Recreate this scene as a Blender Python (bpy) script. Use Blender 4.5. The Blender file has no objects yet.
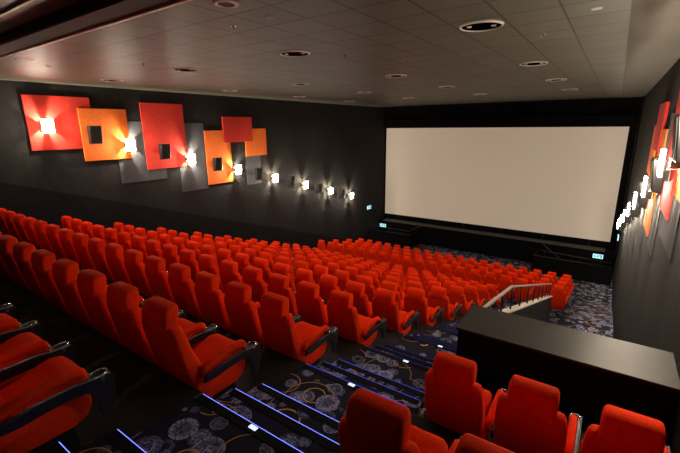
import bpy, bmesh, math, random
from mathutils import Vector, Matrix
random.seed(4)
scene = bpy.context.scene
C = scene.collection
PI = math.pi

# ------------------------------------------------------------ camera, world, exposure
cam_d = bpy.data.cameras.new('camera'); cam = bpy.data.objects.new('camera', cam_d); C.objects.link(cam)
cam_d.sensor_fit = 'HORIZONTAL'; cam_d.sensor_width = 36.0
cam_d.lens = 390.135 / 680 * 36.0
cam_d.clip_start = 0.05; cam_d.clip_end = 100
RX = Vector((0.8225, 0.5687, -0.0086)); RY = Vector((0.13354, -0.20779, -0.96902)); RZ = Vector((-0.55287, 0.79586, -0.24685))
cam.matrix_world = Matrix(((RX.x, -RY.x, -RZ.x, 0), (RX.y, -RY.y, -RZ.y, 0), (RX.z, -RY.z, -RZ.z, 0), (0, 0, 0, 1)))
scene.camera = cam
scene.view_settings.view_transform = 'Standard'; scene.view_settings.look = 'None'
scene.view_settings.gamma = 1.0; scene.view_settings.use_curve_mapping = False
scene.view_settings.exposure = 0.0
w = bpy.data.worlds.new('world'); scene.world = w; w.use_nodes = True
w.node_tree.nodes['Background'].inputs[0].default_value = (0.9, 0.85, 0.8, 1)
w.node_tree.nodes['Background'].inputs[1].default_value = 0.0
WALL_LAMP_W = 150.0      # each wall sconce
FILL_W = (125.0, 50.0, 85.0, 90.0)          # added fill spot under each unlit ceiling downlight, by row
REAR_FILL_W = 7.0  # each added rear spot, out of view
SCREEN_E = 0.30

# ------------------------------------------------------------ materials
def mat(name, col=(0.5, 0.5, 0.5), rough=0.6, metal=0.0, emit=None, es=0.0, spec=0.5, sheen=0.0):
    m = bpy.data.materials.new(name); m.use_nodes = True
    b = m.node_tree.nodes['Principled BSDF']
    b.inputs['Base Color'].default_value = (*col, 1); b.inputs['Roughness'].default_value = rough
    b.inputs['Metallic'].default_value = metal; b.inputs['Specular IOR Level'].default_value = spec
    if sheen:
        b.inputs['Sheen Weight'].default_value = sheen; b.inputs['Sheen Roughness'].default_value = 0.4
        b.inputs['Sheen Tint'].default_value = (1, 0.35, 0.15, 1)
    if emit:
        b.inputs['Emission Color'].default_value = (*emit, 1); b.inputs['Emission Strength'].default_value = es
    return m
def nodes(m): return m.node_tree.nodes, m.node_tree.links, m.node_tree.nodes['Principled BSDF']
def math_node(N, L, op, a, b=None, c=None):
    n = N.new('ShaderNodeMath'); n.operation = op
    for i, v in enumerate((a, b, c)):
        if v is None: continue
        if isinstance(v, (int, float)): n.inputs[i].default_value = v
        else: L.new(v, n.inputs[i])
    return n.outputs[0]
def noise_mat(name, c1, c2, scale, rough=0.7, bump=0.0, **k):
    m = mat(name, c1, rough, **k); N, L, b = nodes(m)
    tc = N.new('ShaderNodeTexCoord'); nz = N.new('ShaderNodeTexNoise'); nz.inputs['Scale'].default_value = scale
    nz.inputs['Detail'].default_value = 4
    L.new(tc.outputs['Object'], nz.inputs['Vector'])
    r = N.new('ShaderNodeValToRGB'); r.color_ramp.elements[0].color = (*c1, 1); r.color_ramp.elements[1].color = (*c2, 1)
    r.color_ramp.elements[0].position = 0.35; r.color_ramp.elements[1].position = 0.65
    L.new(nz.outputs['Fac'], r.inputs['Fac']); L.new(r.outputs['Color'], b.inputs['Base Color'])
    if bump:
        bp = N.new('ShaderNodeBump'); bp.inputs['Strength'].default_value = bump; bp.inputs['Distance'].default_value = 0.01
        L.new(nz.outputs['Fac'], bp.inputs['Height']); L.new(bp.outputs['Normal'], b.inputs['Normal'])
    return m
M = {}
M['fabric'] = noise_mat('red_velour', (0.90, 0.034, 0.002), (0.98, 0.046, 0.003), 40, 0.85, 0.15, spec=0.06)
M['seat_black'] = mat('black_moulded_plastic', (0.012, 0.012, 0.016), 0.42)
M['chrome'] = mat('chrome', (0.75, 0.75, 0.76), 0.2, 1.0)
M['trimgrey'] = mat('silver_edge', (0.13, 0.13, 0.14), 0.5, 0.4)
M['black'] = noise_mat('matt_black_paint', (0.0035, 0.0035, 0.0038), (0.006, 0.006, 0.006), 3, 0.85, spec=0.2)
M['velvet'] = mat('black_stage_cloth', (0.004, 0.004, 0.005), 0.95, spec=0.1)
M['wall'] = noise_mat('charcoal_wall_cloth', (0.0165, 0.0165, 0.0168), (0.022, 0.022, 0.0222), 6, 0.9, 0.1, spec=0.25)
M['dado'] = noise_mat('near_black_dado', (0.007, 0.007, 0.010), (0.010, 0.010, 0.013), 5, 0.9, spec=0.2)
M['counter'] = noise_mat('brown_black_laminate', (0.024, 0.021, 0.014), (0.030, 0.026, 0.018), 9, 0.5, spec=0.3)
M['soffit'] = noise_mat('taupe_plasterboard', (0.070, 0.066, 0.052), (0.078, 0.073, 0.058), 2, 0.85)
M['soffit_dark'] = noise_mat('dark_brown_plasterboard', (0.016, 0.013, 0.011), (0.02, 0.016, 0.013), 2, 0.9)
M['trim_pale'] = mat('pale_shadow_gap_trim', (0.85, 0.78, 0.66), 0.5)
M['red'] = noise_mat('red_panel_cloth', (0.62, 0.030, 0.016), (0.70, 0.040, 0.022), 14, 0.85)
M['orange'] = noise_mat('orange_panel_cloth', (0.80, 0.16, 0.012), (0.88, 0.19, 0.018), 14, 0.85)
M['grey'] = noise_mat('blue_grey_panel_cloth', (0.060, 0.064, 0.075), (0.072, 0.076, 0.088), 14, 0.85)
M['lamp'] = mat('lit_lamp_glass', (1, 1, 1), 0.4, emit=(1.0, 0.88, 0.70), es=85)
M['led'] = mat('blue_led_strip', (0.1, 0.1, 0.6), 0.4, emit=(0.16, 0.20, 1.0), es=2.2)
M['led_mid'] = mat('blue_led_strip_mid', (0.05, 0.05, 0.3), 0.4, emit=(0.08, 0.10, 1.0), es=0.8)  # same strip with less glow, for the row farther down
M['led_dim'] = mat('blue_led_strip_far_weak', (0.02, 0.02, 0.2), 0.4, emit=(0.06, 0.07, 1.0), es=0.22)  # weakest glow imitates how faint the far strips look edge-on
M['white_led'] = mat('white_step_light', (0.8, 0.85, 0.9), 0.4, emit=(0.8, 0.9, 1.0), es=1.0)
M['sign'] = mat('lit_exit_sign', (0.5, 0.9, 0.9), 0.5, emit=(0.42, 0.82, 0.95), es=1.0)
M['sign_green'] = mat('exit_sign_pictogram', (0.01, 0.07, 0.09), 0.5)
M['speaker'] = mat('black_speaker_cabinet', (0.010, 0.010, 0.011), 0.35)
M['grille'] = mat('speaker_grille', (0.02, 0.02, 0.02), 0.5, 0.3)
M['bronze'] = mat('dark_bronze_metal', (0.06, 0.05, 0.04), 0.35, 0.7)
M['steel'] = mat('brushed_steel', (0.68, 0.64, 0.58), 0.45, 0.5)
M['darksteel'] = mat('black_steel', (0.02, 0.02, 0.02), 0.4, 0.5)
M['white'] = mat('white_plastic', (0.55, 0.50, 0.44), 0.5)
M['rim'] = mat('satin_white_rim', (0.60, 0.62, 0.56), 0.5)
M['recess'] = mat('black_reflector', (0.001, 0.001, 0.003), 0.9, spec=0.0)

def screen_mat():
    m = mat('beige_self_glow_screen', (0.45, 0.40, 0.34), 0.9, spec=0.1); N, L, b = nodes(m)
    tc = N.new('ShaderNodeTexCoord'); nz = N.new('ShaderNodeTexNoise'); nz.inputs['Scale'].default_value = 0.25
    L.new(tc.outputs['Object'], nz.inputs['Vector'])
    r = N.new('ShaderNodeValToRGB'); r.color_ramp.elements[0].color = (0.84, 0.65, 0.47, 1); r.color_ramp.elements[1].color = (0.90, 0.73, 0.55, 1)
    L.new(nz.outputs['Fac'], r.inputs['Fac']); L.new(r.outputs['Color'], b.inputs['Emission Color'])
    b.inputs['Emission Strength'].default_value = SCREEN_E  # self-glow stands in for light thrown onto the sheet
    return m
M['screen'] = screen_mat()

def ceiling_mat():
    m = mat('ceiling_tiles', rough=0.5, spec=0.22); N, L, b = nodes(m)
    tc = N.new('ShaderNodeTexCoord'); mp = N.new('ShaderNodeMapping'); L.new(tc.outputs['Object'], mp.inputs['Vector'])
    mp.inputs['Location'].default_value = (20 * 0.628 + 0.05, 20 * 0.628 - 3.965 + 0.628 * 0, 0)
    br = N.new('ShaderNodeTexBrick'); br.offset = 0; br.squash = 1
    br.inputs['Scale'].default_value = 1; br.inputs['Brick Width'].default_value = 0.628; br.inputs['Row Height'].default_value = 0.628
    br.inputs['Mortar Size'].default_value = 0.014; br.inputs['Mortar Smooth'].default_value = 0.3
    br.inputs['Color1'].default_value = (0.118, 0.124, 0.092, 1); br.inputs['Color2'].default_value = (0.092, 0.098, 0.072, 1)
    br.inputs['Mortar'].default_value = (0.010, 0.009, 0.007, 1)
    L.new(mp.outputs[0], br.inputs['Vector'])
    nz = N.new('ShaderNodeTexNoise'); nz.inputs['Scale'].default_value = 60; L.new(tc.outputs['Object'], nz.inputs['Vector'])
    mx = N.new('ShaderNodeMix'); mx.data_type = 'RGBA'; mx.blend_type = 'MULTIPLY'; mx.inputs[0].default_value = 0.35
    L.new(br.outputs['Color'], mx.inputs[6]); L.new(nz.outputs['Color'], mx.inputs[7]); L.new(mx.outputs[2], b.inputs['Base Color'])
    return m
M['ceiling'] = ceiling_mat()

def carpet_mat(name, gain=1.0):
    """near-black carpet with speckled lavender discs and rings and thin gold arcs"""
    m = mat(name, rough=0.95, spec=0.15); N, L, b = nodes(m)
    tc = N.new('ShaderNodeTexCoord'); mp = N.new('ShaderNodeMapping'); mp.inputs['Scale'].default_value = (1, 1, 0)
    L.new(tc.outputs['Object'], mp.inputs['Vector'])
    def vor(scale, off=0.0, rand=0.75):
        mo = N.new('ShaderNodeMapping'); mo.inputs['Location'].default_value = (off, off * 0.7, 0); L.new(mp.outputs[0], mo.inputs['Vector'])
        v = N.new('ShaderNodeTexVoronoi'); v.inputs['Scale'].default_value = scale; v.inputs['Randomness'].default_value = rand
        L.new(mo.outputs[0], v.inputs['Vector']); return v
    sp = N.new('ShaderNodeTexVoronoi'); sp.inputs['Scale'].default_value = 75; L.new(mp.outputs[0], sp.inputs['Vector'])
    speck = math_node(N, L, 'LESS_THAN', sp.outputs['Distance'], 0.52)
    total = None
    for sc, off, k in ((3.3, 0.0, 1.0), (4.6, 7.3, 0.75)):
        v = vor(sc, off); d = v.outputs['Distance']
        sx = N.new('ShaderNodeSeparateColor'); L.new(v.outputs['Color'], sx.inputs[0])
        rad = math_node(N, L, 'MULTIPLY_ADD', sx.outputs[0], 0.14, 0.34)
        inside = math_node(N, L, 'LESS_THAN', d, rad)
        holed = math_node(N, L, 'GREATER_THAN', d, math_node(N, L, 'MULTIPLY', sx.outputs[1], 0.22))
        ringw = math_node(N, L, 'SINE', math_node(N, L, 'MULTIPLY', d, math_node(N, L, 'MULTIPLY_ADD', sx.outputs[2], 30, 14)))
        ring = math_node(N, L, 'MULTIPLY_ADD', ringw, 0.32, 0.62)
        on = math_node(N, L, 'GREATER_THAN', sx.outputs[1], 0.08)
        f = math_node(N, L, 'MULTIPLY', math_node(N, L, 'MULTIPLY', inside, holed), math_node(N, L, 'MULTIPLY', ring, on))
        f = math_node(N, L, 'MULTIPLY', f, k)
        total = f if total is None else math_node(N, L, 'MAXIMUM', total, f)
    disc = math_node(N, L, 'MULTIPLY', total, math_node(N, L, 'MULTIPLY_ADD', speck, 0.8, 0.2))
    gold = None
    for sc, off, r0 in ((1.35, 3.1, 0.44), (1.7, 11.0, 0.36), (1.1, 5.0, 0.30)):
        v = vor(sc, off, 0.9)
        e = math_node(N, L, 'ABSOLUTE', math_node(N, L, 'SUBTRACT', v.outputs['Distance'], r0))
        g = math_node(N, L, 'LESS_THAN', e, 0.0032 * sc)
        # arcs rather than whole circles
        nz = N.new('ShaderNodeTexNoise'); nz.inputs['Scale'].default_value = 1.6 + off * 0.05; L.new(mp.outputs[0], nz.inputs['Vector'])
        g = math_node(N, L, 'MULTIPLY', g, math_node(N, L, 'GREATER_THAN', nz.outputs['Fac'], 0.43))
        gold = g if gold is None else math_node(N, L, 'MAXIMUM', gold, g)
    m1 = N.new('ShaderNodeMix'); m1.data_type = 'RGBA'
    m1.inputs[6].default_value = (0.010 * gain, 0.010 * gain, 0.016 * gain, 1); m1.inputs[7].default_value = (0.25 * gain, 0.265 * gain, 0.40 * gain, 1)
    L.new(disc, m1.inputs[0])
    m2 = N.new('ShaderNodeMix'); m2.data_type = 'RGBA'; m2.inputs[7].default_value = (0.36 * gain, 0.19 * gain, 0.045 * gain, 1)
    L.new(gold, m2.inputs[0]); L.new(m1.outputs[2], m2.inputs[6]); L.new(m2.outputs[2], b.inputs['Base Color'])
    return m
M['carpet'] = carpet_mat('swirl_carpet', 2.0)
def vinyl_mat():
    m = mat('speckled_dark_vinyl', rough=0.7, spec=0.3); N, L, b = nodes(m)
    tc = N.new('ShaderNodeTexCoord'); v = N.new('ShaderNodeTexVoronoi'); v.inputs['Scale'].default_value = 26
    L.new(tc.outputs['Object'], v.inputs['Vector'])
    s = math_node(N, L, 'LESS_THAN', v.outputs['Distance'], 0.10)
    mx = N.new('ShaderNodeMix'); mx.data_type = 'RGBA'; mx.inputs[6].default_value = (0.014, 0.011, 0.010, 1); mx.inputs[7].default_value = (0.10, 0.08, 0.06, 1)
    L.new(s, mx.inputs[0]); L.new(mx.outputs[2], b.inputs['Base Color'])
    return m
M['vinyl'] = vinyl_mat()

# ------------------------------------------------------------ mesh helpers
def link(name, bm, material, parent=None, smooth=False):
    me = bpy.data.meshes.new(name); bm.normal_update(); bm.to_mesh(me); bm.free()
    if smooth:
        for p in me.polygons: p.use_smooth = True
    if material: me.materials.append(M[material] if isinstance(material, str) else material)
    o = bpy.data.objects.new(name, me); C.objects.link(o)
    if parent: o.parent = parent
    return o
def box(bm, x0, x1, y0, y1, z0, z1, bev=0.0, seg=2):
    vs = [bm.verts.new((x, y, z)) for x in (x0, x1) for y in (y0, y1) for z in (z0, z1)]
    fs = [bm.faces.new([vs[i] for i in q]) for q in ((0, 1, 3, 2), (4, 6, 7, 5), (0, 4, 5, 1), (2, 3, 7, 6), (0, 2, 6, 4), (1, 5, 7, 3))]
    if bev:
        es = list({e for f in fs for e in f.edges})
        bmesh.ops.bevel(bm, geom=es, offset=bev, segments=seg, profile=0.5, affect='EDGES')
    return bm
def bx(*a, **k):
    return box(bmesh.new(), *a, **k)
def prism(bm, poly, x0, x1, axis='x', bev=0.0):
    """extrude a 2-D outline; axis x: outline in (y,z)"""
    def P(u, v, s): return (s, u, v) if axis == 'x' else ((u, s, v) if axis == 'y' else (u, v, s))
    a = [bm.verts.new(P(u, v, x0)) for u, v in poly]; b_ = [bm.verts.new(P(u, v, x1)) for u, v in poly]
    n = len(poly); fs = [bm.faces.new(a), bm.faces.new(b_[::-1])]
    for i in range(n): fs.append(bm.faces.new([a[i], b_[i], b_[(i + 1) % n], a[(i + 1) % n]]))
    bmesh.ops.recalc_face_normals(bm, faces=fs)
    if bev:
        es = list({e for f in fs for e in f.edges}); bmesh.ops.bevel(bm, geom=es, offset=bev, segments=2, profile=0.5, affect='EDGES')
    return bm
def loft(bm, rings, cap=True):
    R = [[bm.verts.new(p) for p in r] for r in rings]
    n = len(R[0])
    for a, b_ in zip(R, R[1:]):
        for i in range(n): bm.faces.new([a[i], a[(i + 1) % n], b_[(i + 1) % n], b_[i]])
    if cap: bm.faces.new(R[0][::-1]); bm.faces.new(R[-1])
    bmesh.ops.recalc_face_normals(bm, faces=bm.faces[:])
    return bm
def sq(cx, cy, cz, hx, hy, r, n=3, tilt=0.0):
    """rounded rectangle ring in x/y at height cz; tilt lifts with y"""
    pts = []; r = min(r, hx * 0.98, hy * 0.98)
    for sx, sy, a0 in ((1, 1, 0), (-1, 1, 90), (-1, -1, 180), (1, -1, 270)):
        for k in range(n + 1):
            a = math.radians(a0 + 90 * k / n)
            x = sx * (hx - r) + r * math.cos(a); y = sy * (hy - r) + r * math.sin(a)
            pts.append((cx + x, cy + y, cz + tilt * y))
    return pts
def tube(bm, pts, r, n=8, cap=True):
    pts = [Vector(p) for p in pts]; rings = []
    for i, p in enumerate(pts):
        d = (pts[min(i + 1, len(pts) - 1)] - pts[max(i - 1, 0)]).normalized()
        up = Vector((0, 0, 1)) if abs(d.z) < 0.95 else Vector((1, 0, 0))
        a = d.cross(up).normalized(); b_ = d.cross(a).normalized()
        rings.append([p + r * (math.cos(2 * PI * k / n) * a + math.sin(2 * PI * k / n) * b_) for k in range(n)])
    return loft(bm, rings, cap)
def lathe(bm, prof, n=24, c=(0, 0, 0)):
    rings = [[(c[0] + r * math.cos(2 * PI * k / n), c[1] + r * math.sin(2 * PI * k / n), c[2] + z) for k in range(n)] for r, z in prof]
    R = [[bm.verts.new(p) for p in r] for r in rings]
    for a, b_ in zip(R, R[1:]):
        for i in range(n): bm.faces.new([a[i], a[(i + 1) % n], b_[(i + 1) % n], b_[i]])
    bmesh.ops.recalc_face_normals(bm, faces=bm.faces[:])
    return bm
def tag(o, label=None, cat=None, group=None, kind=None):
    if label: o['label'] = label
    if cat: o['category'] = cat
    if group: o['group'] = group
    if kind: o['kind'] = kind
    return o
def struct(name, bm, m):
    return tag(link(name, bm, m), kind='structure')
def empty(name, loc, rz=0.0):
    o = bpy.data.objects.new(name, None); C.objects.link(o); o.empty_display_size = 0.2
    o.location = loc; o.rotation_euler = (0, 0, rz); return o
def dup(root, loc=None, scale=None):
    r = root.copy(); C.objects.link(r)
    if loc is not None: r.location = loc
    if scale is not None: r.scale = scale
    for ch in list(root.children):
        c = ch.copy(); C.objects.link(c); c.parent = r
        for g in list(ch.children):
            d = g.copy(); C.objects.link(d); d.parent = c
    return r
ORD = ['first', 'second', 'third', 'fourth', 'fifth', 'sixth', 'seventh', 'eighth', 'ninth', 'tenth', 'eleventh', 'twelfth', 'thirteenth',
       'fourteenth', 'fifteenth', 'sixteenth', 'seventeenth', 'eighteenth', 'nineteenth']

# ------------------------------------------------------------ room dimensions (metres, camera at the origin)
CZ = 1.25                    # ceiling
XL, XR = -13.2, 0.80         # side walls
YB = -4.2                    # wall behind the camera
DY, DZ = 1.32, 0.4463        # row pitch and rise
XA, XB = -2.56, -1.27        # stair aisle between the seat blocks
def F(k): return -2.58 - (k - 1) * DZ       # floor under row k (row k = 0 is nearest)
RD = 0.05                    # the right-hand rows sit a little lower
def YF(k): return 1.65 + (k - 1) * DY       # back edge of that floor

# seating platforms left of the aisle, rows -3..10, one stepped solid each side
def steps_profile(k0, k1, yend):
    pts = []
    for k in range(k0, k1 + 1):
        pts += [(YF(k), F(k)), (YF(k + 1), F(k))]
    pts[-1] = (yend, F(k1))
    return [(YB, F(k0))] + pts[1:] + [(yend, -9.0), (YB, -9.0)]
bm = bmesh.new(); prism(bm, steps_profile(-3, 10, 14.2), XL, XA); struct('floor', bm, 'vinyl')
bm = bmesh.new(); prism(bm, steps_profile(-3, 2, 4.32), XB, XR); struct('floor_right', bm, 'vinyl').location.z = -RD
# the stair aisle: landing, then two part-steps per row
prof = [(YB, F(-4) + 0.0)]
prof = [(YB, F(-3))]
y = None
noses = []
for k in range(-2, 11):
    yn = 1.63 + (k - 1) * DY; z0 = F(k - 1)
    for j, dy in enumerate((0, 0.325, 0.65)):
        za = z0 - j * DZ / 3; zb = z0 - (j + 1) * DZ / 3
        prof += [(yn + dy, za), (yn + dy, zb)]
        noses.append((k, j, yn + dy, za))
prof += [(14.2, F(10)), (14.2, -9), (YB, -9)]
bm = bmesh.new(); prism(bm, prof, XA, XB); struct('floor_stairs', bm, 'carpet')
# carpet in front: cross aisle, gentle slope under the front block, flat to the stage
bm = bmesh.new(); prism(bm, [(14.2, F(10)), (15.0, -6.78), (15.9, -6.95), (19.9, -7.70), (23.9, -7.72), (23.9, -9), (14.2, -9)], XL, XB); struct('floor_front', bm, 'carpet')
bm = bmesh.new(); prism(bm, [(5.0, -7.0), (14.2, -7.0), (15.9, -6.98), (19.9, -7.70), (23.9, -7.72), (23.9, -9), (5.0, -9)], XB, XR); struct('floor_corridor', bm, 'carpet')

# walls
def dado_z(y): return -1.22 - 0.338 * (y - 3.0)
bm = bmesh.new(); box(bm, XL - 0.3, XL, YB - .3, 25.5, -9, CZ + .5); struct('wall_left', bm, 'wall')
def dado(x0, x1):
    return prism(bmesh.new(), [(YB, dado_z(YB)), (21.0, dado_z(21.0)), (25.3, dado_z(21.0) + .2), (25.3, -8.9), (YB, -8.9)], x0, x1)
struct('trim_1', dado(XL, XL + 0.025), 'dado')
bm = bmesh.new(); box(bm, XR, XR + 0.3, YB - .3, 25.5, -9, CZ + .5); struct('wall_right', bm, 'wall')
bm = bmesh.new(); box(bm, XL, XR, YB - .3, YB, -9, CZ + .5); struct('wall_back', bm, 'wall')
bm = bmesh.new(); box(bm, XL, XR, 25.2, 25.5, -9, CZ + .5); struct('wall_front', bm, 'velvet')
# black returns beside the screen
bm = bmesh.new(); box(bm, XR - .06, XR, 22.9, 25.2, -6.4, CZ); struct('wall_front_right_return', bm, 'velvet')

# ceiling: tiled field, plain margin on the right, recessed bulkhead nearer the camera
bm = bmesh.new(); box(bm, XL, -0.05, 2.70, 23.5, CZ, CZ + .1); struct('ceiling', bm, 'ceiling')
bm = bmesh.new(); box(bm, -0.05, XR, YB, 23.5, CZ - .012, CZ + .1); struct('ceiling_margin', bm, 'soffit')
bm = bmesh.new(); box(bm, XL, XR, 23.5, 25.2, CZ - .03, CZ + .1); struct('ceiling_front', bm, 'velvet')
bm = bmesh.new(); prism(bm, [(2.70, CZ), (2.70, CZ + .30), (2.36, CZ + .24), (2.36, CZ)], XL, -0.05); struct('ceiling_bulkhead', bm, 'soffit')
bm = bmesh.new(); box(bm, XL, -0.05, 2.34, 2.36, CZ + .01, CZ + .24); struct('trim_2', bm, 'soffit_dark')
bm = bmesh.new(); box(bm, XL, -0.05, 2.67, 2.71, CZ - .022, CZ + .01); struct('trim_3', bm, 'trim_pale')
bm = bmesh.new(); box(bm, XL, -0.05, YB, 2.34, CZ + .14, CZ + .24); struct('ceiling_rear', bm, 'ceiling')
bm = bmesh.new(); box(bm, XL, -0.05, 1.97, 2.00, CZ + .115, CZ + .14); struct('trim_4', bm, 'trim_pale')

# thick black half wall closing the right-hand seats, and its brown top
bm = bmesh.new(); box(bm, XB, XR, 4.32, 5.0, -9, -2.38); struct('wall_barrier', bm, 'black')
bm = bmesh.new(); box(bm, XB - .02, XR, 4.28, 5.02, -2.38, -2.345, .006); struct('trim_5', bm, 'counter')
# low wall running down beside the stairs
def led_z(y): return -3.41 - 0.341 * (y - 7.45)
bm = bmesh.new(); prism(bm, [(5.02, led_z(5.02)), (15.0, led_z(15.0)), (15.0, -7.4), (5.02, -7.4)], XB + .0, XB + .12); struct('wall_stairside', bm, 'counter')
bm = bmesh.new(); prism(bm, [(5.03, led_z(5.03)), (15.02, led_z(15.02)), (15.02, led_z(15.02) + .03), (5.03, led_z(5.03) + .03)], XB - .02, XB + .14); struct('trim_6', bm, 'trim_pale')

# stage
bm = bmesh.new(); box(bm, XL, XR, 23.9, 25.2, -9, -6.46); struct('floor_stage', bm, 'velvet')
bm = bmesh.new(); box(bm, XL + .3, 0.3, 23.86, 24.55, -6.46, -6.42, .008); struct('trim_7', bm, 'soffit')

# ------------------------------------------------------------ screen
sc = empty('cinema_screen', (-6.4, 24.6, -6.42))
tag(sc, 'huge blank beige cinema screen across the front wall', 'screen')
X0, X1, Z0, Z1 = -13.1, 0.45, -6.07, -0.10
def rel(bm, o):
    bmesh.ops.translate(bm, verts=bm.verts[:], vec=-Vector(o)); return bm
o0 = (-6.4, 24.6, -6.42)
# gently curved sheet with thickness
bm = bmesh.new(); NX = 24
fr = []; bk = []
for i in range(NX + 1):
    x = X0 + (X1 - X0) * i / NX
    fr.append([(x, 24.6, Z0), (x, 24.6, Z1)])
box(bm, X0, X1, 24.6, 24.63, Z0, Z1)
link('screen_sheet', rel(bm, o0), 'screen', sc)
bm = bmesh.new()
for a in ((X0 - .06, X1 + .22, 24.58, 24.70, Z1, Z1 + .55), (X0 - .09, X0, 24.58, 24.70, Z0 - .28, Z1), (X1, X1 + .22, 24.58, 24.70, Z0 - .28, Z1), (X0, X1, 24.58, 24.70, Z0 - .28, Z0)):
    box(bm, *a)
link('masking', rel(bm, o0), 'velvet', sc)
for i in range(6):
    bm = bmesh.new(); box(bm, -12 + i * 2.3, -11.95 + i * 2.3, 24.54, 24.58, -6.42, -6.1); link('frame_support', rel(bm, o0), 'darksteel', sc)

# ------------------------------------------------------------ seats
def build_seat():
    r = empty('cinema_chair', (0, 0, 0))
    # backrest: (height, centre y, half width, half depth, corner radius)
    bm = bmesh.new()
    # (height, rear y, front y, half width, corner radius)
    secs = [(.295, .105, .27, .215, .02), (.315, .085, .30, .235, .03), (.42, .050, .285, .245, .035), (.52, .018, .225, .250, .035), (.65, -.018, .140, .252, .035),
            (.80, -.050, .080, .252, .035), (.92, -.072, .048, .246, .035), (.985, -.082, .032, .236, .035), (1.015, -.078, .024, .222, .03), (1.028, -.064, .010, .20, .02)]
    loft(bm, [sq(0, (ra + fb) / 2, h, hx, (fb - ra) / 2, rr, 4) for h, ra, fb, hx, rr in secs])
    link('backrest', bm, 'fabric', r, True)
    bm = bmesh.new()
    hs = [(.955, -.062, .145, .045, .03), (.962, -.064, .160, .062, .03), (.985, -.066, .168, .070, .03), (1.09, -.054, .172, .074, .03), (1.155, -.044, .167, .070, .03), (1.178, -.037, .158, .056, .03), (1.186, -.032, .142, .036, .025)]
    loft(bm, [sq(0, y + .028, h + .014, hx, hy, rr, 4) for h, y, hx, hy, rr in hs])
    link('headrest', bm, 'fabric', r, True)
    # cushion with rolled front edge
    bm = bmesh.new()
    prof = [(.10, .24), (.52, .235), (.60, .27), (.650, .36), (.668, .45), (.66, .515), (.63, .555), (.58, .572), (.50, .555), (.36, .505), (.18, .47), (.10, .46)]
    xs = [(-.200, .80), (-.190, .92), (-.16, .99), (-.10, 1.0), (0, .99), (.10, 1.0), (.16, .99), (.190, .92), (.200, .80)]
    cy, cz = .36, .40
    loft(bm, [[(x, cy + (yy - cy) * s, cz + (zz - cz) * s) for yy, zz in prof] for x, s in xs])
    link('cushion', bm, 'fabric', r, True)
    # upholstered skirts closing the cushion sides
    for s in (-1, 1):
        bm = bmesh.new(); prism(bm, [(.14, .24), (.50, .235), (.585, .27), (.622, .34), (.625, .40), (.59, .435), (.30, .42), (.14, .42)], *sorted((s * .190, s * .240)), bev=.01)
        link('side_skirt', bm, 'fabric', r, True)
    # right armrest
    def arm(s):
        bm = bmesh.new()
        out = [(.10, .485), (.12, .545), (.30, .570), (.50, .572), (.62, .556), (.725, .556), (.742, .52), (.742, .42), (.722, .33), (.685, .262), (.645, .25), (.630, .30), (.628, .38), (.612, .44), (.57, .480), (.48, .492), (.36, .490), (.22, .478)]
        a, b_ = sorted((s * .307, s * .333))
        prism(bm, out, a, b_, bev=.005)
        prism(bm, [(.60, .545), (.725, .553), (.740, .50), (.60, .48)], *sorted((s * .245, s * .307)))
        A = link('armrest', bm, 'seat_black', r)
        bm = bmesh.new(); loft(bm, [[(s * (.276 + dx * .82), yy, zz + dz) for dx, dz in ((-.032, -.03), (-.037, .0), (-.026, .03), (0, .04), (.026, .03), (.036, .0), (.032, -.03))] for yy, zz in ((.12, .545), (.15, .585), (.30, .625), (.48, .634), (.565, .622), (.60, .590))])
        link('arm_pad', bm, 'fabric', A, True)
        bm = bmesh.new(); tube(bm, [(s * .336, yy, zz + .004) for yy, zz in ((.13, .535), (.30, .564), (.50, .570), (.62, .554), (.722, .555))], .0042, 5)
        link('arm_trim', bm, 'trimgrey', A, True)
        bm = bmesh.new()
        ring = [(s * .288 + .042 * math.cos(2 * PI * q / 16), .668 + .054 * math.sin(2 * PI * q / 16), .556 + .006 * math.sin(2 * PI * q / 16)) for q in range(17)]
        tube(bm, ring, .0058, 5, False)
        link('cup_holder_rim', bm, 'chrome', A, True)
        bm = bmesh.new(); lathe(bm, [(.0, .45), (.035, .45), (.044, .555), (.050, .555), (.042, .44), (.0, .44)], 14, (s * .288, .668, 0))
        link('cup_holder', bm, 'seat_black', A, True)
        bm = bmesh.new()
        box(bm, *sorted((s * .258, s * .300)), .598, .616, .570, .588, .004)
        link('recline_button', bm, 'chrome', A)
        return A
    A = arm(1)
    for s in (-1, 1):
        bm = bmesh.new(); prism(bm, [(.16, .0), (.17, .03), (.24, .05), (.26, .30), (.50, .30), (.52, .05), (.60, .03), (.61, .0)], s * .200 - .012, s * .200 + .012, bev=.003)
        link('leg', bm, 'seat_black', r)
    bm = bmesh.new(); box(bm, -.19, .19, .24, .56, .19, .245, .01); link('seat_pan', bm, 'seat_black', r)
    return r, arm

seat, arm_fn = build_seat()
import itertools
def px(p):
    v = Vector(p); z = v.dot(RZ)
    if z < 0.05: return None
    return 340 + 390.135 * v.dot(RX) / z, 226.5 + 390.135 * v.dot(RY) / z
def seen(x, y, z, m=0):
    for dx, dy, dz in itertools.product((-.3, .3), (-.1, .3, .72), (.3, .6, 1.2)):
        q = px((x + dx, y + dy, z + dz))
        if q and -m < q[0] < 680 + m and -m < q[1] < 453 + m: return True
    return False
used = False
def place(x, y, z, label, group, left_arm=False):
    global used
    if not seen(x, y, z): return None
    if left_arm:
        r = dup(seat, (x, y, z))
        A = [c for c in r.children if c.name.startswith('armrest')][0]
        B = A.copy(); C.objects.link(B); B.parent = r; B.scale = (-1, 1, 1)
        for g in A.children:
            d = g.copy(); C.objects.link(d); d.parent = B
    elif not used:
        seat.location = (x, y, z); used = True; r = seat
    else: r = dup(seat, (x, y, z))
    tag(r, label, 'chair', group); return r
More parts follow.
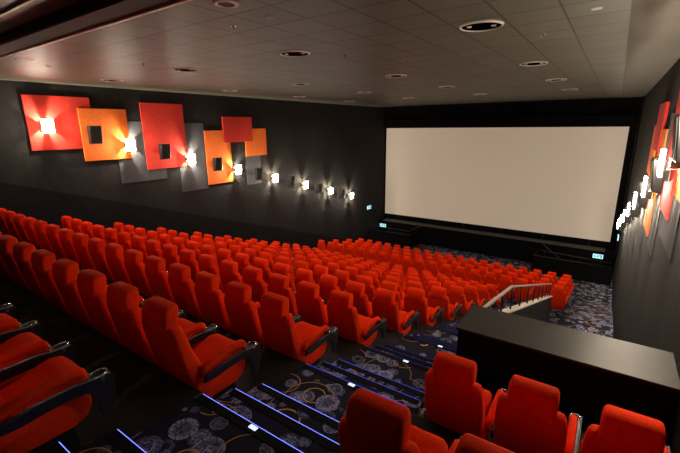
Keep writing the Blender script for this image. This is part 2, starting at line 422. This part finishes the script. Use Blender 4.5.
# sloping block left of the stairs: rows 0..10, sixteen seats each
for k in range(0, 11):
    for i in range(16):
        place(-2.918 - .6 * i, 1.60 + (k - 1) * DY, F(k),
              'orange-red cinema chair, %s left of the stair aisle, %s row from the camera' % (ORD[i], ORD[k]), 'seats on the sloping block left of the stairs')
# front block: four rows of nineteen
for k in range(4):
    y = 15.32 + 1.293 * k; z = -6.84 - .282 * k
    for i in range(19):
        place(-.995 - .6 * i, y, z, 'orange-red cinema chair, %s from the right end, %s row of the front block' % (ORD[i], ORD[k]),
              'seats in the front block before the screen', left_arm=(i == 18))
# three-seat block at the right
for k in (1, 2):
    for i, nm in enumerate(('beside the stairs', 'in the middle', 'beside the right wall')):
        place(-.858 + .6 * i, 1.60 + (k - 1) * DY, F(k) - RD, 'orange-red high-backed chair %s, %s row of the right-hand block' % (nm, 'rear' if k == 1 else 'front'),
              'seats right of the stairs', left_arm=(i == 0))

# ------------------------------------------------------------ stair lights
for k, j, yn, z in noses:
    if k < 0: continue
    where = ('top', 'middle', 'bottom')[j]
    r = empty('step_nosing', ((XA + XB) / 2, yn, z))
    bm = bmesh.new(); box(bm, XA + .03, XB - .03, yn - .072, yn + .004, z - .02, z + .006, .002); link('nosing_strip', rel(bm, r.location), 'black', r)
    bm = bmesh.new(); box(bm, XA + .03, XB - .03, yn + .004, yn + .008, z - .008, z + .007, .0015); link('led_strip', rel(bm, r.location), 'led' if k < 2 else ('led_mid' if k == 2 else 'led_dim'), r)
    tag(r, 'black step edge with blue light line, %s of three steps beside %s seat row' % (where, ORD[k]), 'step edge', 'lit step edges on the stair aisle')
    if j == 0:
        bm = bmesh.new(); box(bm, -1.94, -1.87, yn - .042, yn - .008, z + .006, z + .013, .002)
        l = link('step_light', rel(bm, (-1.905, yn, z)), 'white_led'); l.location = (-1.905, yn, z)
        tag(l, 'small white marker light on the stair edge beside %s seat row' % ORD[k], 'step light', 'white marker lights on the stairs')

# ------------------------------------------------------------ handrail beside the stairs
hr = empty('handrail', (XB + .05, 5.5, led_z(5.5)))
HX = XB + .05
def rail_z(y): return -2.87 - .342 * (y - 7.29) if y > 7.29 else -2.87 + (7.29 - y) * .19
bm = bmesh.new()
loft(bm, [[(HX - .024, y, rail_z(y) - .014), (HX + .024, y, rail_z(y) - .014), (HX + .024, y, rail_z(y) + .014), (HX - .024, y, rail_z(y) + .014)] for y in (5.25, 7.29, 14.85)])
link('top_rail', rel(bm, hr.location), 'steel', hr)
for y in (5.6, 6.5, 7.35, 8.4, 9.45, 10.5, 11.5, 12.5, 13.4, 14.2, 14.8):
    bm = bmesh.new(); tube(bm, [(HX, y, led_z(y) + .03), (HX, y, rail_z(y) - .015)], .018, 8); link('post', rel(bm, hr.location), 'darksteel', hr, True)
tag(hr, 'grey steel handrail with black posts running down beside the stairs', 'handrail')

# ------------------------------------------------------------ exit wells in both front corners
def well(name, x0, x1, label, rails):
    r = empty(name, ((x0 + x1) / 2, 22.3, -7.72)); o = r.location
    bm = bmesh.new(); box(bm, x0, x1, 22.3, 22.4, -7.72, -6.78); link('front_panel', rel(bm, o), 'velvet', r)
    side = x1 if x0 < -5 else x0
    bm = bmesh.new(); box(bm, *sorted((side, side + (-.1 if x0 < -5 else .1))), 22.4, 23.88, -7.72, -6.78); link('side_panel', rel(bm, o), 'velvet', r)
    for pts in rails:
        bm = bmesh.new(); tube(bm, pts, .022, 8); link('rail', rel(bm, o), 'bronze', r, True)
    for x in [x0 + (x1 - x0) * t for t in (.15, .5, .85)]:
        bm = bmesh.new(); tube(bm, [(x, 22.35, -6.78), (x, 22.35, -6.5)], .012, 6); link('rail_post', rel(bm, o), 'darksteel', r, True)
    tag(r, label, 'exit well'); return r
well('exit_well', -13.15, -10.05, 'low black exit enclosure with rails under the left end of the screen',
     [[(-13.1, 22.35, -6.5), (-10.1, 22.35, -6.5), (-9.95, 23.8, -6.42)], [(-12.5, 22.3, -6.745), (-10.05, 22.3, -6.745)]])
well('exit_well', -2.86, .72, 'low black exit enclosure with rails under the right end of the screen',
     [[(-2.86, 22.3, -6.76), (.64, 22.3, -6.76)], [(-2.5, 22.35, -6.45), (.64, 22.35, -6.56)], [(-2.7, 23.8, -6.42), (-1.63, 22.35, -6.72)]])
def exit_sign(x, y, z, rz, label, w_=.46, h=.22):
    r = empty('exit_sign', (x, y, z), rz)
    link('sign_case', bx(-w_ / 2, w_ / 2, -.05, 0, -h / 2, h / 2, .006), 'sign', r)
    bm = bmesh.new()        # running figure, arrow and doorway
    def q(pts): prism(bm, pts, -.056, -.05, 'y')
    q([(.12, -.07), (.17, -.07), (.17, .08), (.07, .08), (.07, .05), (.12, .05)])
    bmesh.ops.create_circle(bm, cap_ends=True, radius=.018, segments=10, matrix=Matrix.Translation((.02, -.056, .065)) @ Matrix.Rotation(PI / 2, 4, 'X'))
    q([(-.02, .045), (.015, .045), (.02, .0), (.055, -.03), (.04, -.045), (.0, -.012), (-.035, -.06), (-.055, -.05), (-.02, .0)])
    q([(-.08, .03), (-.045, .01), (-.05, -.0), (-.085, .015)])
    q([(-.19, 0), (-.14, .05), (-.14, .015), (-.10, .015), (-.10, -.015), (-.14, -.015), (-.14, -.05)])
    link('pictogram', bm, 'sign_green', r)
    tag(r, label, 'exit sign', 'lit exit signs near the screen')
exit_sign(.02, 23.88, -6.74, 0, 'lit pale blue exit sign below the right corner of the screen')
exit_sign(-12.85, 23.88, -6.80, 0, 'lit pale blue exit sign below the left corner of the screen')
exit_sign(XL + .03, 22.40, -5.28, PI / 2, 'small lit exit sign high on the left wall beside the screen')
exit_sign(XR - .07, 22.6, -5.30, -PI / 2, 'small lit exit sign on the right wall beside the screen')

# ------------------------------------------------------------ wall panels
def panel(side, y0, y1, z0, z1, colour, layer, label):
    x = XL if side < 0 else XR; d = .014 + .022 * layer
    bm = bmesh.new()
    if side < 0: box(bm, 0, d, -(y1 - y0) / 2, (y1 - y0) / 2, 0, z1 - z0, .004)
    else: box(bm, -d, 0, -(y1 - y0) / 2, (y1 - y0) / 2, 0, z1 - z0, .004)
    o = link('wall_panel', bm, colour); o.location = (x, (y0 + y1) / 2, z0)
    tag(o, label, 'wall panel', 'coloured acoustic panels on the side walls')
PN = [(4.16, 5.82, -.56, .92, 'red', 1, 'large red square wall panel behind the nearest lamp on the %s wall'),
      (5.45, 6.86, -.94, .61, 'orange', 2, 'orange wall panel right after the first red panel on the %s wall'),
      (6.43, 8.06, -1.75, .24, 'grey', 0, 'tall grey wall panel behind the second lamp on the %s wall'),
      (7.36, 8.95, -1.38, .85, 'red', 1, 'tall red wall panel carrying a speaker on the %s wall'),
      (8.60, 9.79, -2.33, .20, 'grey', 0, 'tall blue-grey wall panel behind the third lamp on the %s wall'),
      (9.79, 11.03, -2.20, -.09, 'orange', 1, 'tall orange wall panel carrying a speaker on the %s wall'),
      (10.70, 12.26, -.57, .45, 'red', 2, 'small red wall panel highest of the far group on the %s wall'),
      (11.85, 13.10, -1.20, -.03, 'orange', 1, 'small orange wall panel furthest from the camera on the %s wall'),
      (11.82, 12.70, -2.46, -1.19, 'grey', 0, 'dark grey wall panel below the furthest orange panel on the %s wall')]
for y0, y1, z0, z1, c, l, lab in PN:
    for s, nm in ((-1, 'left'), (1, 'right')):
        if s > 0 and y1 < 6: continue
        panel(s, y0, y1, z0, z1, c, l, lab % nm)

# ------------------------------------------------------------ sconces and speakers
def make_sconce():
    """local: wall at x=0, lamp stands off towards +x"""
    r = empty('wall_sconce', (0, 0, 0))
    link('back_plate', bx(0, .012, -.11, .11, -.13, .13, .004), 'bronze', r)
    for s in (-1, 1):
        link('fin', bx(.012, .118, s * .080 - .003, s * .080 + .003, -.060, .060), 'bronze', r)      # side fins
        link('fin', bx(.012, .136, -.024, .024, s * .080 - .003, s * .080 + .003), 'bronze', r)      # top and bottom fins
    link('glass', bx(.190, .222, -.14, .14, -.18, .18, .012), 'lamp', r)
    link('reflector', bx(.180, .190, -.143, .143, -.183, .183, .003), 'trim_pale', r)
    return r
sc0 = make_sconce(); first = True
for s, nm in ((-1, 'left'), (1, 'right')):
    for i in range(9):
        if s > 0 and i == 0: continue
        y = 2.36 + 2.2 * i; z = .70 - .60 * i
        off = .06
        loc = (XL + off, y, z) if s < 0 else (XR - off, y, z)
        rr = sc0 if first else dup(sc0)
        first = False
        rr.location = loc; rr.rotation_euler = (0, 0, 0 if s < 0 else PI)
        n = i + 1 if s < 0 else i
        tag(rr, 'lit square wall lamp, %s from the camera along the %s wall' % (ORD[n - 1], nm), 'wall lamp', 'lit lamps on the %s wall' % nm)
        ld = bpy.data.lights.new('wall_lamp_light', 'POINT'); ld.energy = WALL_LAMP_W; ld.color = (1, .84, .64); ld.shadow_soft_size = .012
        lo = bpy.data.objects.new('wall_lamp_light', ld); C.objects.link(lo); lo.location = (loc[0] - s * .141, y, z)
def make_speaker():
    r = empty('wall_speaker', (0, 0, 0))
    bm = bmesh.new(); prism(bm, [(0.06, -.27), (.19, -.24), (.24, .27), (.06, .27)], -.17, .17, 'y', bev=.012)
    link('cabinet', bm, 'speaker', r)
    bm = bmesh.new(); prism(bm, [(.188, -.21), (.200, -.21), (.248, .24), (.236, .24)], -.145, .145, 'y'); link('grille', bm, 'grille', r)
    link('bracket', bx(0, .07, -.05, .05, -.08, .08), 'darksteel', r)
    bm = bmesh.new(); box(bm, .10, .23, -.172, .172, .268, .276, .003); link('top_trim', bm, 'bronze', r)
    return r
sp0 = make_speaker(); first = True
for s, nm in ((-1, 'left'), (1, 'right')):
    for i in range(7):
        y = 5.77 + 2.2 * i; z = -.17 - .62 * i
        rr = sp0 if first else dup(sp0); first = False
        rr.location = ((XL + .05) if s < 0 else (XR - .05), y, z); rr.rotation_euler = (0, 0, 0 if s < 0 else PI)
        tag(rr, 'black box loudspeaker, %s from the camera along the %s wall' % (ORD[i], nm), 'speaker', 'loudspeakers on the %s wall' % nm)

# ------------------------------------------------------------ ceiling fittings
def make_down():
    r = empty('ceiling_downlight', (0, 0, 0))
    bm = bmesh.new(); lathe(bm, [(.246, -.002), (.246, -.020), (.252, -.026), (.268, -.016), (.274, -.002)], 32); link('rim', bm, 'rim', r, True)
    bm = bmesh.new(); lathe(bm, [(.0, -.004), (.12, -.005), (.247, -.010)], 32); link('reflector', bm, 'recess', r, True)
    for a in (20, 200):
        bm = bmesh.new(); lathe(bm, [(0, -.018), (.03, -.018), (.034, -.008)], 12, (.15 * math.cos(math.radians(a)), .15 * math.sin(math.radians(a)), 0))
        link('lamp_cap', bm, 'rim', r, True)
    return r
d0 = make_down(); first = True
for a, x in enumerate((-1.62, -4.78, -7.93, -11.1)):
    for b_, y in enumerate((5.55, 9.42, 13.08, 16.9)):
        rr = d0 if first else dup(d0); first = False
        rr.location = (x, y, CZ)
        tag(rr, 'large round black ceiling downlight, %s column from the right wall, %s row from the camera' % (ORD[a], ORD[b_]), 'ceiling light', 'round downlights in the ceiling')
        ld = bpy.data.lights.new('added_fill_light', 'SPOT'); ld.energy = FILL_W[b_] * (0.3 if a == 0 and b_ == 0 else 1.0); ld.color = (1, .88, .72); ld.shadow_soft_size = .2  # fill spot added below an unlit fitting to light the seats
        ld.spot_size = math.radians(150); ld.spot_blend = .6
        lo = bpy.data.objects.new('added_fill_light', ld); C.objects.link(lo); lo.location = (x, y, CZ - .05)
# unseen downlights added to brighten the raised rear ceiling
for x in (-3.2, -6.35, -9.5):
    rr = dup(d0); rr.location = (x, .55, CZ + .14)
    tag(rr, 'added unseen downlight on the raised rear ceiling, %s from the right wall' % ORD[int((-x - 3.2) / 3.14 + .5)], 'ceiling light', 'added downlights in the rear ceiling')
    ld = bpy.data.lights.new('added_fill_light', 'SPOT'); ld.energy = REAR_FILL_W; ld.color = (1, .88, .72); ld.shadow_soft_size = .2
    ld.spot_size = math.radians(150); ld.spot_blend = .6
    lo = bpy.data.objects.new('added_fill_light', ld); C.objects.link(lo); lo.location = (x, .55, CZ + .09)
def small(name, x, y, label, cat, group, r=.07, m='white', inner='recess'):
    o = empty(name, (x, y, CZ))
    bm = bmesh.new(); lathe(bm, [(r * .68, -.002), (r * .7, -.012), (r, -.010), (r * 1.04, -.001)], 20); link('ring', bm, m, o, True)
    bm = bmesh.new(); lathe(bm, [(0, -.006), (r * .69, -.005)], 20); link('grille', bm, inner, o, True)
    tag(o, label, cat, group)
small('ceiling_speaker', -3.51, 3.02, 'pale round speaker grille in the ceiling nearest the camera', 'ceiling speaker', 'round ceiling grilles', .13, 'white', 'soffit')
small('ceiling_speaker', -9.06, 3.02, 'pale round speaker grille in the ceiling near the left wall', 'ceiling speaker', 'round ceiling grilles', .13, 'white', 'white')
for x, y, lab in ((-3.53, 3.67, 'small white ceiling sensor just beyond the nearest round grille'),
                  (-0.37, 5.54, 'small white ceiling sensor close to the plain right margin'),
                  (-9.65, 3.61, 'small white ceiling sensor above the left wall lamps')):
    small('smoke_detector', x, y, lab, 'detector', 'small ceiling detectors', .055, 'white', 'white')
def sprinkler(x, y, lab):
    o = empty('sprinkler', (x, y, CZ))
    bm = bmesh.new(); lathe(bm, [(.0, -.006), (.03, -.006), (.036, 0)], 12); link('escutcheon', bm, 'chrome', o, True)
    bm = bmesh.new(); lathe(bm, [(.0, -.04), (.022, -.038), (.008, -.03), (.008, -.005)], 10); link('head', bm, 'chrome', o, True)
    tag(o, lab, 'sprinkler', 'ceiling sprinklers')
for x, y, lab in ((-4.17, 3.69, 'chrome ceiling sprinkler left of the nearest round grille'),
                  (-4.20, 6.25, 'chrome ceiling sprinkler between the nearest downlights'),
                  (-3.56, 7.50, 'chrome ceiling sprinkler nearest to the middle of the ceiling'),
                  (-10.6, 16.4, 'chrome ceiling sprinkler at the far left near the screen'),
                  (-1.05, 6.6, 'chrome ceiling sprinkler between the two right-hand downlights'),
                  (-7.9, 4.6, 'chrome ceiling sprinkler on the near left part of the ceiling')):
    sprinkler(x, y, lab)
